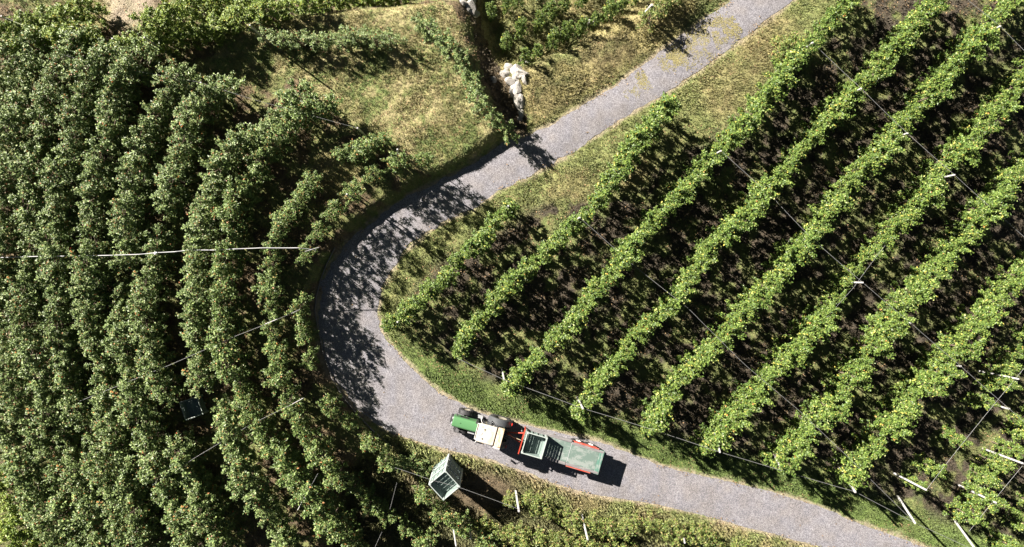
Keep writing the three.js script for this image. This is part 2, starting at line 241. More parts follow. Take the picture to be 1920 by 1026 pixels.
const kinds = {
  yellow: [0, 1, 2, 3, 4].map(k => tree(100 + k, { ...yel, h: 3.0 + 0.1 * k, fruitMat: k === 2 ? blushFruit : yellowFruit })),
  red: [0, 1, 2, 3, 4].map(k => tree(200 + k, { ...red, h: 2.9 + 0.12 * k, fruitMat: k % 2 ? redFruit : blushFruit })),
  warm: [0, 1, 2, 3].map(k => tree(250 + k, { ...red, dark: [0.085, 0.147, 0.038], light: [0.255, 0.34, 0.105], odd: 0.08, oddTone: [[0.36, 0.29, 0.1], [0.38, 0.2, 0.08], [0.3, 0.32, 0.14]], h: 2.85 + 0.12 * k, leaves: 39, fruitMat: k % 2 ? redFruit : blushFruit })),
  bright: [0, 1].map(k => tree(300 + k, { ...yel, dark: [0.10, 0.17, 0.025], light: [0.29, 0.36, 0.065], rad: 0.78, h: 2.7 + 0.2 * k, fruit: 0.2 })),
  bush: [0, 1].map(k => tree(330 + k, { ...red, rad: 0.75, h: 2.3 + 0.2 * k, low: 0.3, branches: 20, odd: 0.05, fruit: 0.1 })),
  shrub: [0, 1, 2].map(k => tree(360 + k, { ...yel, dark: [0.075, 0.13, 0.025], light: [0.25, 0.28, 0.08], h: 1.0 + 0.15 * k, low: 0.12, rad: 0.62, branches: 14, leaves: 34, size: 0.085, fruit: 0, tops: 3, odd: 0.12, oddTone: [[0.36, 0.3, 0.12], [0.3, 0.2, 0.09]] })),
};
const units = ['', 'first', 'second', 'third', 'fourth', 'fifth', 'sixth', 'seventh', 'eighth', 'ninth', 'tenth', 'eleventh', 'twelfth', 'thirteenth', 'fourteenth', 'fifteenth', 'sixteenth', 'seventeenth', 'eighteenth', 'nineteenth', 'twentieth'];
const nth = n => n <= 20 ? units[n] : n === 30 ? 'thirtieth' : n === 40 ? 'fortieth' : (n < 30 ? 'twenty-' : n < 40 ? 'thirty-' : 'forty-') + units[n % 10];
const treeRng = rngOf(5), rowsUsed = [];
function row(kind, name, pts, o) {
  const { gap = 1.2, label, group, scale = 1, up = 2.7, wide = 1, skip = 0.02, cat = 'tree', jit = 0.12 } = o;
  const L = pts.map(p => { const w = at(p[0], p[1], up * scale); return [w.x, w.z]; });
  const S = smoothLine(L, gap), made = []; rowsUsed.push({ L: S, label: o.post });
  for (let i = 0; i < S.length; i++) {
    if (treeRng() < skip) continue;
    const p = S[i], q = S[Math.min(i + 1, S.length - 1)], s = S[Math.max(i - 1, 0)], a = Math.atan2(-(q[1] - s[1]), q[0] - s[0]);
    const x = p[0] + (treeRng() - 0.5) * 2 * jit, z = p[1] + (treeRng() - 0.5) * 2 * jit;
    if (roadDist(x, z) < 0.12) continue;
    if (lineDist([0.3, 2.9].map(u => { const k = PPM / (1 - (hgt(x, z) + u) / CAM_H); return [x * k, z * k]; }), 362 - 960, 766 - 513) < 36) continue;   // the alley is kept clear round the bin
    const K = kinds[kind], t = K[Math.floor(treeRng() * K.length)].clone();
    t.userData = {}; t.name = numbered(name);
    let k = scale * (0.86 + treeRng() * 0.3); if (o.scaleAt) k *= o.scaleAt(i / (S.length - 1), treeRng);
    t.position.set(x, hgt(x, z) - 0.03, z); t.rotation.y = a + (treeRng() < 0.5 ? Math.PI : 0) + (treeRng() - 0.5) * (o.turn ?? 0.7); t.rotation.x = (treeRng() - 0.5) * 0.07; t.rotation.z = (treeRng() - 0.5) * 0.07;
    const kw = k * wide * (0.9 + treeRng() * 0.2); t.scale.set(kw, k, kw);
    tag(t, label, cat, group); scene.add(t); made.push(t);
  }
  if (o.count) { if (o.fromEnd) made.reverse(); made.forEach((t, i) => { t.userData.label = o.count(nth(i + 1)); }); }
}
// the block inside the bend: single rows of yellow-fruited trees
const ord = ['first', 'second', 'third', 'fourth', 'fifth', 'sixth', 'seventh', 'eighth', 'ninth', 'tenth', 'eleventh'];
const R = [
  [[725, 608], [790, 560], [850, 500], [900, 445], [955, 388]],
  [[857, 655], [905, 592], [960, 530], [1010, 485], [1085, 418], [1140, 350], [1190, 280], [1250, 208]],
  [[962, 725], [1000, 682], [1085, 597], [1122, 545], [1165, 495], [1215, 432], [1260, 386], [1300, 340], [1345, 288], [1400, 230], [1440, 185], [1485, 130], [1530, 78], [1580, 20], [1625, -35]],
  [[1095, 768], [1130, 717], [1180, 657], [1225, 605], [1270, 558], [1310, 500], [1360, 440], [1425, 375], [1480, 312], [1540, 248], [1600, 178], [1660, 112], [1720, 50], [1790, -30]],
  [[1222, 803], [1260, 747], [1310, 690], [1370, 622], [1420, 560], [1480, 500], [1530, 440], [1580, 370], [1640, 300], [1690, 245], [1745, 180], [1800, 115], [1850, 60], [1930, -30]],
  [[1330, 840], [1370, 795], [1410, 747], [1460, 700], [1520, 640], [1570, 572], [1620, 505], [1665, 452], [1720, 400], [1760, 338], [1800, 292], [1850, 240], [1900, 180], [1960, 110]],
  [[1470, 862], [1520, 805], [1570, 757], [1615, 700], [1655, 642], [1700, 582], [1745, 525], [1790, 480], [1830, 430], [1880, 372], [1960, 290]],
  [[1602, 892], [1650, 842], [1690, 790], [1730, 742], [1780, 682], [1830, 630], [1870, 582], [1960, 490]],
  [[1700, 940], [1735, 905], [1765, 862], [1800, 825], [1830, 787], [1860, 745], [1890, 702], [1950, 630]],
  [[1822, 965], [1850, 925], [1880, 885], [1910, 845], [1960, 790]],
  [[1900, 1025], [1960, 950]]];
R.forEach((pts, i) => row('yellow', 'yellow_apple_tree', pts, {
  gap: i < 8 ? 1.05 : 1.2, count: n => `${n} yellow-green apple tree from the road in the ${ord[i]} straight row inside the bend`, group: `apple trees of the ${ord[i]} straight row`, post: `standing in the ${ord[i]} straight row from the road bend`,
  scale: i === 8 ? 0.8 : i > 8 ? 0.8 : 1, wide: i === 8 ? 0.85 : 1, skip: i === 8 ? 0.1 : 0,
  scaleAt: i === 5 ? (t, r) => (t > 0.36 && t < 0.52 ? 0.6 + r() * 0.14 : 1) : i === 0 ? () => 0.95 : null }));
// paired rows bending round the outside of the road
const LP = [
  [[905, 1022], [846, 977], [790, 930], [757, 907], [722, 876], [695, 843], [667, 812], [638, 782], [611, 757], [590, 735], [578, 698], [567, 644], [557, 589], [557, 540], [563, 490], [585, 443], [623, 397], [650, 370], [690, 330], [735, 306], [792, 297]],
  [[790, 1022], [734, 985], [679, 941], [651, 907], [612, 879], [590, 846], [558, 801], [540, 757], [529, 735], [516, 685], [504, 630], [500, 562], [501, 500], [502, 460], [524, 417], [552, 377], [573, 341]],
  [[660, 1035], [617, 980], [590, 941], [558, 907], [534, 868], [511, 840], [486, 812], [464, 782], [443, 735], [424, 685], [416, 638], [413, 589], [413, 548], [418, 496], [426, 440], [438, 376], [462, 330], [489, 280], [520, 245], [560, 215], [600, 200]],
  [[530, 1035], [511, 996], [489, 957], [464, 918], [448, 879], [431, 824], [412, 780], [390, 747], [376, 720], [364, 685], [354, 649], [353, 603], [358, 548], [357, 496], [362, 460], [377, 417], [391, 363], [406, 311], [443, 268], [481, 240], [515, 210], [555, 180]],
  [[412, 1030], [390, 977], [371, 941], [351, 902], [334, 865], [320, 818], [312, 776], [298, 735], [282, 688], [272, 633], [266, 603], [266, 551], [276, 500], [289, 445], [301, 390], [308, 349], [322, 308], [341, 260], [355, 215], [375, 182], [405, 158]],
  [[362, 1035], [344, 996], [330, 952], [312, 918], [298, 888], [280, 862], [268, 812], [255, 768], [244, 735], [238, 700], [232, 666], [224, 622], [217, 575], [219, 520], [226, 480], [232, 431], [237, 385], [243, 344], [250, 305], [258, 262], [274, 232], [291, 203], [306, 177], [329, 150]],
  [[275, 1030], [256, 975], [243, 930], [228, 885], [214, 846], [200, 795], [186, 735], [175, 680], [165, 630], [161, 580], [163, 520], [168, 472], [164, 426], [166, 382], [175, 335], [186, 295], [197, 256], [206, 220], [213, 177], [230, 142], [256, 112]],
  [[240, 1030], [215, 965], [198, 920], [185, 880], [172, 840], [155, 795], [134, 755], [119, 710], [108, 660], [102, 600], [100, 530], [101, 472], [98, 417], [101, 376], [106, 335], [120, 295], [131, 256], [142, 215], [153, 172], [172, 132], [196, 105]],
  [[196, 1030], [170, 970], [150, 920], [133, 880], [113, 830], [88, 770], [70, 710], [56, 650], [49, 600], [50, 530], [53, 480], [49, 431], [48, 349], [58, 295], [68, 254], [76, 215], [84, 177], [97, 142], [114, 112], [140, 82]],
  [[145, 1035], [125, 980], [108, 930], [90, 890], [68, 840], [44, 780], [24, 720], [8, 660], [0, 600], [-2, 530], [-2, 480], [-4, 431], [-2, 349], [6, 295], [16, 254], [25, 215], [35, 170], [46, 130], [60, 92]],
  [[100, 1030], [68, 955], [46, 900], [22, 850], [-8, 790], [-32, 720], [-48, 650], [-58, 560], [-60, 480], [-58, 400], [-52, 320], [-40, 250], [-20, 170], [0, 105]]];
const side = ['inner', 'outer'];
LP.forEach((pts, i) => { const pair = ord[Math.floor(i / 2)], s = side[i % 2]; row(i < 3 ? 'warm' : 'red', 'red_apple_tree', pts, { gap: i === 0 ? 1.48 : i === 1 ? 1.3 : 1.17, jit: 0.05, turn: 0.3, fromEnd: true, count: n => `${n} apple tree from the plot in the ${s} row of the ${pair} curved double row`, group: `apple trees, ${s} row of the ${pair} curved pair`, post: `in the ${s} row of the ${pair} curved double row`, wide: i === 0 ? 0.8 : i < 2 ? 0.92 : 1, scale: i < 2 ? 0.88 : 1.02, skip: i < 2 ? 0.05 : 0.01 }); });
row('bright', 'yellow_apple_tree', [[-20, 915], [8, 960], [25, 1000], [45, 1040]], { gap: 1.2, count: n => `${n} bright apple tree in the line outside the last curved row`, group: 'bright trees beyond the curved rows', post: 'among the bright trees outside the curved rows' });
row('warm', 'red_apple_tree', [[640, 286], [685, 270], [708, 262]], { gap: 1.0, count: n => `${n} separate apple tree towards the ditch on the plot edge`, group: 'apple trees at the plot end of the first double row', post: 'at the plot end of the first double row', scale: 0.85 });
row('bright', 'yellow_apple_tree', [[205, 105], [240, 84], [290, 74], [340, 62], [392, 46], [440, 28], [500, 14], [570, 4], [650, -8], [740, -14]], { gap: 1.05, count: n => `${n} bright green apple tree from the sandy patch in the row above the plot`, group: 'bright trees above the grassy plot', post: 'in the row above the grassy plot', up: 2.3, scale: 0.72, wide: 1.2 });
row('bright', 'yellow_apple_tree', [[285, 40], [330, 22], [390, 8], [450, -12]], { gap: 1.1, count: n => `${n} bright apple tree from the sandy patch in the short row beside it`, group: 'bright trees beside the sandy patch', post: 'beside the sandy patch', up: 2.3 });
row('bright', 'yellow_apple_tree', [[-30, 75], [20, 45], [60, 32], [100, 20], [140, 0]], { gap: 1.15, count: n => `${n} green apple tree from the sandy patch, outer of two short rows`, fromEnd: true, group: 'outer short row by the sandy patch', post: 'in the outer short row by the sandy patch', up: 2.4 });
row('bright', 'yellow_apple_tree', [[30, 80], [70, 70], [110, 66], [150, 74], [180, 88]], { gap: 1.1, count: n => `${n} green apple tree from the sandy patch, short row below it`, fromEnd: true, group: 'short row below the sandy patch', post: 'in the short row below the sandy patch', up: 2.4 });
row('bush', 'small_apple_tree', [[492, 62], [530, 72], [575, 76], [620, 70], [660, 66], [700, 70], [740, 66], [775, 52], [808, 58], [828, 72]], { gap: 1.02, count: n => `${n} small apple tree from the ditch in the lone row on the plot`, fromEnd: true, group: 'small trees crossing the grassy plot', post: 'in the lone row on the grassy plot', up: 1.9, scale: 0.6, wide: 1.25, skip: 0.08 });
row('bush', 'hedge_bush', [[846, 92], [866, 118], [880, 148], [894, 178], [912, 205], [934, 228], [948, 240]], { gap: 1.0, count: n => `${n} leafy bush from the road on the bank above the stony ditch`, fromEnd: true, group: 'bushes lining the stony ditch', cat: 'bush', up: 1.5, scale: 0.72, wide: 1, skip: 0 });
row('yellow', 'yellow_apple_tree', [[985, 104], [1022, 84], [1070, 60], [1120, 30], [1165, 6], [1215, -26]], { gap: 1.0, count: n => `${n} slim apple tree from the boulders in the row along the dry bank`, group: 'apple trees along the dry bank', post: 'in the row along the dry bank', up: 2.1, scale: 0.78, wide: 0.72 });
row('yellow', 'yellow_apple_tree', [[950, 72], [985, 54], [1030, 25], [1075, -2], [1120, -30]], { gap: 1.0, count: n => `${n} slim apple tree from the ditch in the middle row beyond it`, group: 'apple trees of the middle row beyond the ditch', post: 'in the middle row beyond the ditch', up: 2.1, scale: 0.78, wide: 0.72 });
row('yellow', 'yellow_apple_tree', [[925, 22], [955, 5], [1000, -25]], { gap: 1.0, count: n => `${n} slim apple tree from the ditch in the short row at its head`, group: 'apple trees of the short row at the ditch head', post: 'in the short row at the ditch head', up: 2.1, scale: 0.78, wide: 0.75 });
row('shrub', 'low_shrub', [[965, 945], [1000, 940], [1045, 962], [1095, 985], [1150, 995], [1205, 985], [1260, 1000], [1320, 1008], [1380, 1022]], { gap: 0.85, count: n => `${n} low shrub from the roadside post in the line below the gravel road`, group: 'shrubs on the bank below the road', cat: 'shrub', up: 0.8, jit: 0.3, skip: 0.1 });
row('shrub', 'low_shrub', [[905, 990], [960, 1005], [1020, 1015], [1100, 1030], [1180, 1030]], { gap: 0.8, count: n => `${n} low shrub from the double row along the foot of the bank`, group: 'shrubs at the foot of the bank', cat: 'shrub', up: 0.8, jit: 0.3, scale: 1.15 });
row('bush', 'hedge_bush', [[745, 862], [775, 868], [800, 880]], { gap: 0.8, count: n => `${n} leafy bush from the stacked bins beside the gravel road`, fromEnd: true, group: 'bushes beside the stacked bins', cat: 'bush', up: 0.8, scale: 0.5, jit: 0.2, wide: 1.3 });
row('shrub', 'low_shrub', [[1215, 28], [1240, 12], [1262, -4]], { gap: 0.8, count: n => `${n} low shrub from the leaning stake on the dry bank`, group: 'shrubs beside the leaning stake', cat: 'shrub', up: 0.8, jit: 0.2, scale: 1.1 });
row('shrub', 'low_shrub', [[1470, 95], [1490, 80]], { gap: 0.8, count: n => `${n} leafy bush from the road bend on the verge by the third row`, group: 'bush on the verge by the third row', cat: 'shrub', up: 0.8, jit: 0.1, scale: 1.2 });

// ---------------------------------------------------------------- grass, weeds and fallen leaves
function stuff(name, label, category, geo, mat, items) {
  const m = shade(new THREE.InstancedMesh(geo, mat, items.length)); m.name = name; tag(m, label, category, null, 'stuff');
  const M = new THREE.Matrix4(), q = new THREE.Quaternion(), e = new THREE.Euler(), c = new THREE.Color();
  items.forEach((t, i) => { e.set(t.tx || 0, t.rot, t.tz || 0); q.setFromEuler(e); M.compose(V(t.x, t.y, t.z), q, V(t.s, t.sy ?? t.s, t.s)); m.setMatrixAt(i, M); m.setColorAt(i, c.setRGB(t.c[0], t.c[1], t.c[2])); });
  scene.add(m); return m;
}
function tuftGeo(seed, n, spread) {
  const r = rngOf(seed), P = [];
  for (let k = 0; k < n; k++) {
    const a = r() * 6.283, b = r() * 6.283, x = Math.cos(b) * spread * r(), z = Math.sin(b) * spread * r(), l = 0.6 + r() * 0.6, o = 0.25 + r() * 0.55, w = 0.055 + r() * 0.04, sx = -Math.sin(a) * w, sz = Math.cos(a) * w;
    const mx = x + Math.cos(a) * o * 0.35, mz = z + Math.sin(a) * o * 0.35, tx = x + Math.cos(a) * o, tz = z + Math.sin(a) * o;
    P.push(x - sx, -0.05, z - sz, x + sx, -0.05, z + sz, mx + sx, l * 0.65, mz + sz, x - sx, -0.05, z - sz, mx + sx, l * 0.65, mz + sz, mx - sx, l * 0.65, mz - sz, mx - sx, l * 0.65, mz - sz, mx + sx, l * 0.65, mz + sz, tx, l, tz);
  }
  const g = new THREE.BufferGeometry(); g.setAttribute('position', new THREE.Float32BufferAttribute(P, 3)); g.computeVertexNormals(); return g;
}
{
  const r = rngOf(77), items = [], weeds = [];
  const blade = new THREE.MeshPhysicalMaterial({ color: 0xffffff, roughness: 0.75, side: THREE.DoubleSide, transmission: 0.2, thickness: 0 });
  for (let k = 0; k < 330000; k++) {
    const x = -32.5 + r() * 65, z = -18 + r() * 36; const d = roadDist(x, z);
    if (d < -0.1) continue;
    const o = coverAt(x, z); if (d < 0 && r() < 0.7) continue;
    if (r() > o.dens * 0.62) continue;
    const lush = 0.6 + 0.8 * vnoise(x * 1.1, z * 1.1, 91), s = o.tall * (0.55 + r() * 0.75) * lush * (d < 0.25 ? 0.6 : 1), b = 0.75 + r() * 0.75;
    items.push({ x, z, y: hgt(x, z) - 0.01, rot: r() * 6.283, s: Math.max(s, 0.05) * 1.15, sy: Math.max(s, 0.04), c: [o.c[0] * b * 1.05, o.c[1] * b * 1.08, o.c[2] * b], tx: (r() - 0.5) * 0.3, tz: (r() - 0.5) * 0.3 });
  }
  // weeds rooted in the gravel
  const island = (x0, y0, x1, y1, w, n, h) => { for (let k = 0; k < n; k++) { const t = r(), a = flat(lerp(x0, x1, t), lerp(y0, y1, t)), q = (r() + r() + r() - 1.5) * w / PPM * (0.5 + 1.2 * fbm(t * 7, 3, 95, 2)), l = Math.hypot(x1 - x0, y1 - y0), nx = -(y1 - y0) / l, nz = (x1 - x0) / l, x = a[0] + nx * q + (r() - 0.5) * 0.15, z = a[1] + nz * q + (r() - 0.5) * 0.15; if (fbm(x * 2.5, z * 2.5, 96, 3) < 0.36) continue; const s = h * (0.5 + r()), b = 1.1 + r() * 0.6, c = mixc(C.olive, C.straw, 0.45 + r() * 0.5); weeds.push({ x, z, y: 0.04, rot: r() * 6.283, s, sy: s * 0.35, c: [c[0] * b, c[1] * b, c[2] * b] }); } };
  island(1255, 117, 1378, 38, 24, 4200, 0.075); island(1196, 158, 1214, 148, 14, 420, 0.075); island(1172, 182, 1196, 168, 8, 220, 0.07); island(1240, 128, 1270, 104, 14, 400, 0.075);
  stuff('grass', 'short grass and dry straw covering verges, banks and alleys', 'grass', tuftGeo(1, 9, 0.75), blade, items);
  stuff('weeds', 'sparse dry weeds growing in the middle of the gravel road', 'weeds', tuftGeo(2, 8, 0.5), blade, weeds);
  const leaves = [];
  for (let k = 0; k < 60000; k++) { const x = -32.5 + r() * 65, z = -18 + r() * 36, d = roadDist(x, z); if (d < -0.2 && r() < 0.97) continue; const reg = regAt(x, z); if (fbm(x * 0.8, z * 0.8, 97, 3) + (reg === 1 ? 0.08 : 0) < 0.5 + 0.1 * r()) continue; const b = 0.7 + r() * 0.6, c = mixc([0.16, 0.10, 0.05], [0.38, 0.27, 0.14], r() * r()); leaves.push({ x, z, y: Math.max(hgt(x, z), d < 0 ? 0.05 : -9) + 0.02 + r() * 0.03, rot: r() * 6.283, s: 0.035 + r() * 0.03, c: [c[0] * b, c[1] * b, c[2] * b], tx: (r() - 0.5) * 0.9, tz: (r() - 0.5) * 0.9 }); }
  const lg = new THREE.BufferGeometry(); lg.setAttribute('position', new THREE.Float32BufferAttribute([-1, 0, 0, 0, 0.2, 0.5, 1, 0.1, 0, -1, 0, 0, 1, 0.1, 0, 0, 0.2, -0.5], 3)); lg.computeVertexNormals();
  stuff('fallen_leaves', 'brown fallen leaves scattered under the apple trees', 'leaves', lg, new THREE.MeshStandardMaterial({ color: 0xffffff, roughness: 0.85, side: THREE.DoubleSide }), leaves);
}
// ---------------------------------------------------------------- boulders in the ditch
{
  const rk = new THREE.MeshStandardMaterial({ color: lin(0.36, 0.345, 0.315), roughness: 0.95, bumpMap: bumpTile, bumpScale: 0.04, flatShading: true });
  const rg = seed => { const g = new THREE.IcosahedronGeometry(1, 2), p = g.attributes.position, v = V(0, 0, 0); for (let i = 0; i < p.count; i++) { v.fromBufferAttribute(p, i); const n = 0.5 + 0.95 * fbm(v.x * 1.1 + seed, v.y * 1.3 + v.z * 1.4, seed, 3); v.multiplyScalar(n); for (let q = 0; q < 6; q++) { const a = hash2(q, seed, 3) * 6.283, e = hash2(q, seed, 4) * 1.2 - 0.1, nn = V(Math.cos(a) * Math.cos(e), Math.sin(e), Math.sin(a) * Math.cos(e)), lim = 0.55 + 0.3 * hash2(q, seed, 5), dd = v.dot(nn); if (dd > lim) v.addScaledVector(nn, lim - dd); } p.setXYZ(i, v.x, v.y, v.z); } g.computeVertexNormals(); return g; };
  const G = [7, 17, 27, 37].map(rg);
  const B = [[957, 128, 9, 6, 20], [969, 134, 8, 6, -30], [977, 140, 7, 6, 0], [961, 153, 8, 7, 10], [972, 164, 5, 11, 8], [984, 152, 5, 9, -20], [962, 167, 5, 9, 30], [974, 190, 6, 13, -15], [979, 211, 5, 9, -10], [988, 120, 7, 6, 0], [974, 223, 6, 5, 40], [947, 139, 6, 6, 0], [868, 6, 6, 5, 0], [878, 14, 7, 6, 30], [888, 26, 6, 5, 0], [882, 2, 5, 5, 0], [951, 133, 5, 4, 0], [966, 146, 5, 5, 20], [968, 179, 4, 6, 0], [924, 150, 4, 5, 0], [1118, 47, 11, 5, 15]];
  B.forEach((b, i) => { const p = at(b[0], b[1]), m = single('boulder', G[i % 4], rk, i === B.length - 1 ? 'pale stone lying on the dry bank by the slim trees' : i > 11 && i < 16 ? `${nth(i - 11)} small pale stone of four at the head of the ditch` : b[3] > 8 ? 'long pale boulder standing in the stony ditch' : b[1] < 145 ? 'pale blocky boulder at the upper rim of the stony ditch' : 'pale blocky boulder low in the stony ditch by the road', 'boulder', i === B.length - 1 ? null : 'pale boulders along the ditch'); const k = 0.95 + 0.75 * hash2(i, 5, 8); m.position.set(p.x, p.y + 0.02, p.z); m.rotation.set((hash2(i, 1, 8) - 0.5) * 0.9, -b[4] * Math.PI / 180, (hash2(i, 2, 8) - 0.5) * 0.9); m.scale.set(b[2] / PPM * k * 1.3, (b[2] + b[3]) / 2 / PPM * k, b[3] / PPM * k * 1.2); });
}
// ---------------------------------------------------------------- trellis posts, wires, hose
const concrete = new THREE.MeshStandardMaterial({ color: lin(0.36, 0.36, 0.35), roughness: 0.8, bumpMap: bumpTile, bumpScale: 0.004 });
const wireMat = std(0.2, 0.205, 0.205, 0.5);
const POST_H = 3.35;
const postGeo = (() => { const s = new THREE.Shape(), a = 0.038, b = 0.028; s.moveTo(-a, -b); s.lineTo(-b, -a); s.lineTo(b, -a); s.lineTo(a, -b); s.lineTo(a, b); s.lineTo(b, a); s.lineTo(-b, a); s.lineTo(-a, b); s.closePath(); const g = new THREE.ExtrudeGeometry(s, { depth: 1, bevelEnabled: true, bevelSize: 0.006, bevelThickness: 0.004, bevelSegments: 1 }); g.rotateX(-Math.PI / 2); return g; })();
function post(px, py, h = POST_H, base, thick = 1, label) {
  const t = at(px, py, h), a = base ? at(base[0], base[1], 0) : t.clone(), topP = V(t.x, t.y + h, t.z), d = topP.clone().sub(a);
  let best = null, bd = 1e9; for (const w of rowsUsed) if (w.label) { const q = lineDist(w.L, t.x, t.z); if (q < bd) { bd = q; best = w; } }
  const m = single('trellis_post', postGeo, concrete, label || `white concrete trellis post ${best.label}`, 'post', label ? null : `trellis posts ${best.label}`);
  m.position.copy(a).addScaledVector(d, -0.06); m.scale.set(thick, d.length() * 1.06, thick); m.quaternion.setFromUnitVectors(V(0, 1, 0), d.normalize());
  return topP;
}
[[1524, 80], [1615, 166], [1702, 250], [1790, 328], [1876, 49], [1880, 408], [1352, 283], [1441, 362], [1523, 448], [1618, 530], [1708, 606], [1802, 687], [1893, 767], [953, 386], [1087, 408], [745, 604], [1093, 766], [1737, 919], [1910, 711], [1868, 943], [1918, 869]].forEach(p => post(p[0], p[1], p[1] > 600 && p[0] > 1730 ? 3.2 : POST_H));
post(945, 712, 3.1, [941, 690]); post(1350, 848, 3.3, [1338, 800]); post(1467, 883, 3.2, [1440, 830]); post(1604, 923, 3.35, [1565, 862], 1.2); post(1716, 981, 3.4, [1683, 930], 1.15); post(1832, 1034, 3.4, [1790, 976], 1.15);
post(670, 240, 3.0); post(745, 280, 3.0, [752, 305]); post(167, 117, 3.3); post(376, 155, 3.3); post(468, 47, 3.0); post(270, 70, 3.0); post(210, 72, 2.8); post(2, 30, 3.2); post(650, 364, 3.2); post(316, 143, 3.2);
post(973, 959, 2.6, [967, 920], 1.25, 'white concrete post in the shade beside the stacked bins'); post(1102, 1012, 2.6, [1091, 965], 1.1, 'white concrete post leaning out of the shrubs below the road'); post(883, 1010, 2.4, [879, 972], 1.1, 'white concrete post among the trees below the stacked bins'); post(1284, 1018, 2, [1281, 1000], 1, 'short concrete post at the foot of the grassy bank'); post(855, 1024, 2.6, [849, 985], 0.9, 'thin concrete post at the end of the first double row');
post(978, 106, 1.6, [977, 116], 0.9, 'short end post beside the pale boulders'); post(1223, 9, 1.6, [1203, 31], 1.6, 'thick pale stake leaning on the dry bank');
function wire(pts, h, label, r0 = 0.011, group, sag = 0.03, name = 'trellis_wire', mat = wireMat, cat = 'wire') {
  const P = pts.map(p => { const a = at(p[0], p[1], h); return V(a.x, a.y + h, a.z); }), Q = [];
  for (let i = 0; i < P.length - 1; i++) for (let k = 0; k < 4; k++) { const t = k / 4, q = P[i].clone().lerp(P[i + 1], t); q.y -= Math.sin(t * Math.PI) * sag; Q.push(q); } Q.push(P[P.length - 1]);
  return single(name, new THREE.TubeGeometry(new THREE.CatmullRomCurve3(Q, false, 'centripetal'), Q.length * 3, name === 'trellis_wire' ? r0 * 0.75 : r0, 5), mat, label, cat, group);
}
wire([[857, 672], [945, 712], [1093, 766], [1205, 800], [1350, 848], [1467, 883], [1604, 923], [1716, 981], [1832, 1034]], 3.15, 'thin wire joining the end posts of the straight rows along the road', 0.014);
wire([[1087, 408], [1190, 499], [1290, 578], [1397, 684], [1503, 774], [1587, 854], [1716, 981]], 3.3, 'thin cross wire starting from the post in the second straight row', 0.012);
wire([[1352, 283], [1441, 362], [1523, 448], [1618, 530], [1708, 606], [1802, 687], [1893, 767], [1945, 812]], 3.3, 'thin cross wire running over the sparse stretch of the sixth row', 0.013);
wire([[1524, 80], [1615, 166], [1702, 250], [1790, 328], [1880, 408], [1945, 465]], 3.3, 'thin cross wire starting at the third row beside the grassy verge', 0.013);
wire([[1780, -30], [1876, 49], [1945, 118]], 3.3, 'short cross wire reaching the post in the fifth straight row', 0.012);
wire([[1945, 662], [1833, 797], [1737, 919]], 2.9, 'thin wire stretched along the ninth row of young trees', 0.011);
wire([[1950, 835], [1817, 997]], 2.9, 'thin wire stretched along the tenth straight row', 0.011);
wire([[1660, 460], [1600, 540], [1540, 608]], 2.9, 'thin wire along the sparse stretch of the sixth row', 0.009);
wire([[150, 752], [317, 685], [445, 629], [491, 611], [562, 581]], 2.95, 'thin wire crossing three curved double rows above the fruit bin', 0.011);
wire([[285, 910], [368, 857], [470, 796], [548, 758], [570, 746]], 2.95, 'thin wire crossing the curved double rows below the fruit bin', 0.010);
wire([[596, 888], [558, 957]], 3.2, 'short wire across the alley of the second curved double row', 0.010);
wire([[744, 905], [731, 955]], 3.0, 'short wire slanting over the first curved double row', 0.011);
wire([[716, 998], [703, 1026]], 3.0, 'short wire slanting over the shaded alley below the double rows', 0.010);
wire([[740, 877], [808, 900], [866, 916], [973, 955]], 2.75, 'taut wire passing over the stacked bins to a white post', 0.012);
wire([[110, 100], [167, 117], [376, 155], [470, 185], [560, 210], [670, 240]], 3.1, 'thin wire joining posts along the plot ends of the double rows', 0.008);
wire([[-20, 22], [2, 30], [40, 46]], 3.15, 'short wire tied to the post beside the sandy patch', 0.011);
wire([[-30, 484], [70, 481], [140, 480], [205, 479], [262, 477], [292, 474], [330, 472], [352, 469], [405, 469], [440, 467], [490, 465], [560, 465], [592, 469]], 3.08, 'thick pale cable strung across all the curved double rows', 0.026, null, 0.05, 'support_cable', std(0.36, 0.37, 0.38, 0.55), 'cable');
{ const m = single('cable_clamp', merge([box(0.16, 0.1, 0.14, 0, 0, 0, 0.02), new THREE.CylinderGeometry(0.035, 0.035, 0.24, 8)]), std(0.7, 0.72, 0.72, 0.5), 'pale clamp gripping the thick cable over the double rows', 'clamp'); const p = at(292, 475, 3.08); m.position.set(p.x, p.y + 3.09, p.z); }
wire([[497, 608], [519, 599]], 3.22, 'pale rod on the wire over the first double row', 0.024, null, 0, 'wire_rod', concrete, 'rod');
wire([[546, 588], [562, 581]], 3.22, 'pale rod at the road end of the crossing wire', 0.024, null, 0, 'wire_rod', concrete, 'rod');
wire([[572, 472], [598, 464]], 3.0, 'pale rod at the road end of the thick cable', 0.03, null, 0, 'wire_rod', concrete, 'rod');
wire([[548, 758], [568, 747]], 3.2, 'pale rod on the wire below the fruit bin', 0.02, null, 0, 'wire_rod', concrete, 'rod');
wire([[572, 930], [558, 957]], 3.2, 'pale rod over the alley of the second double row', 0.02, null, 0, 'wire_rod', concrete, 'rod');
const hoseMat = std(0.16, 0.15, 0.15, 0.7);
wire([[628, 464], [612, 496], [601, 525], [593, 556], [590, 583], [596, 614], [606, 662], [622, 708], [641, 741], [662, 768], [680, 788], [699, 808], [738, 840]], 0.1, 'grey irrigation hose lying along the outer edge of the road', 0.04, null, 0, 'irrigation_hose', hoseMat, 'hose');

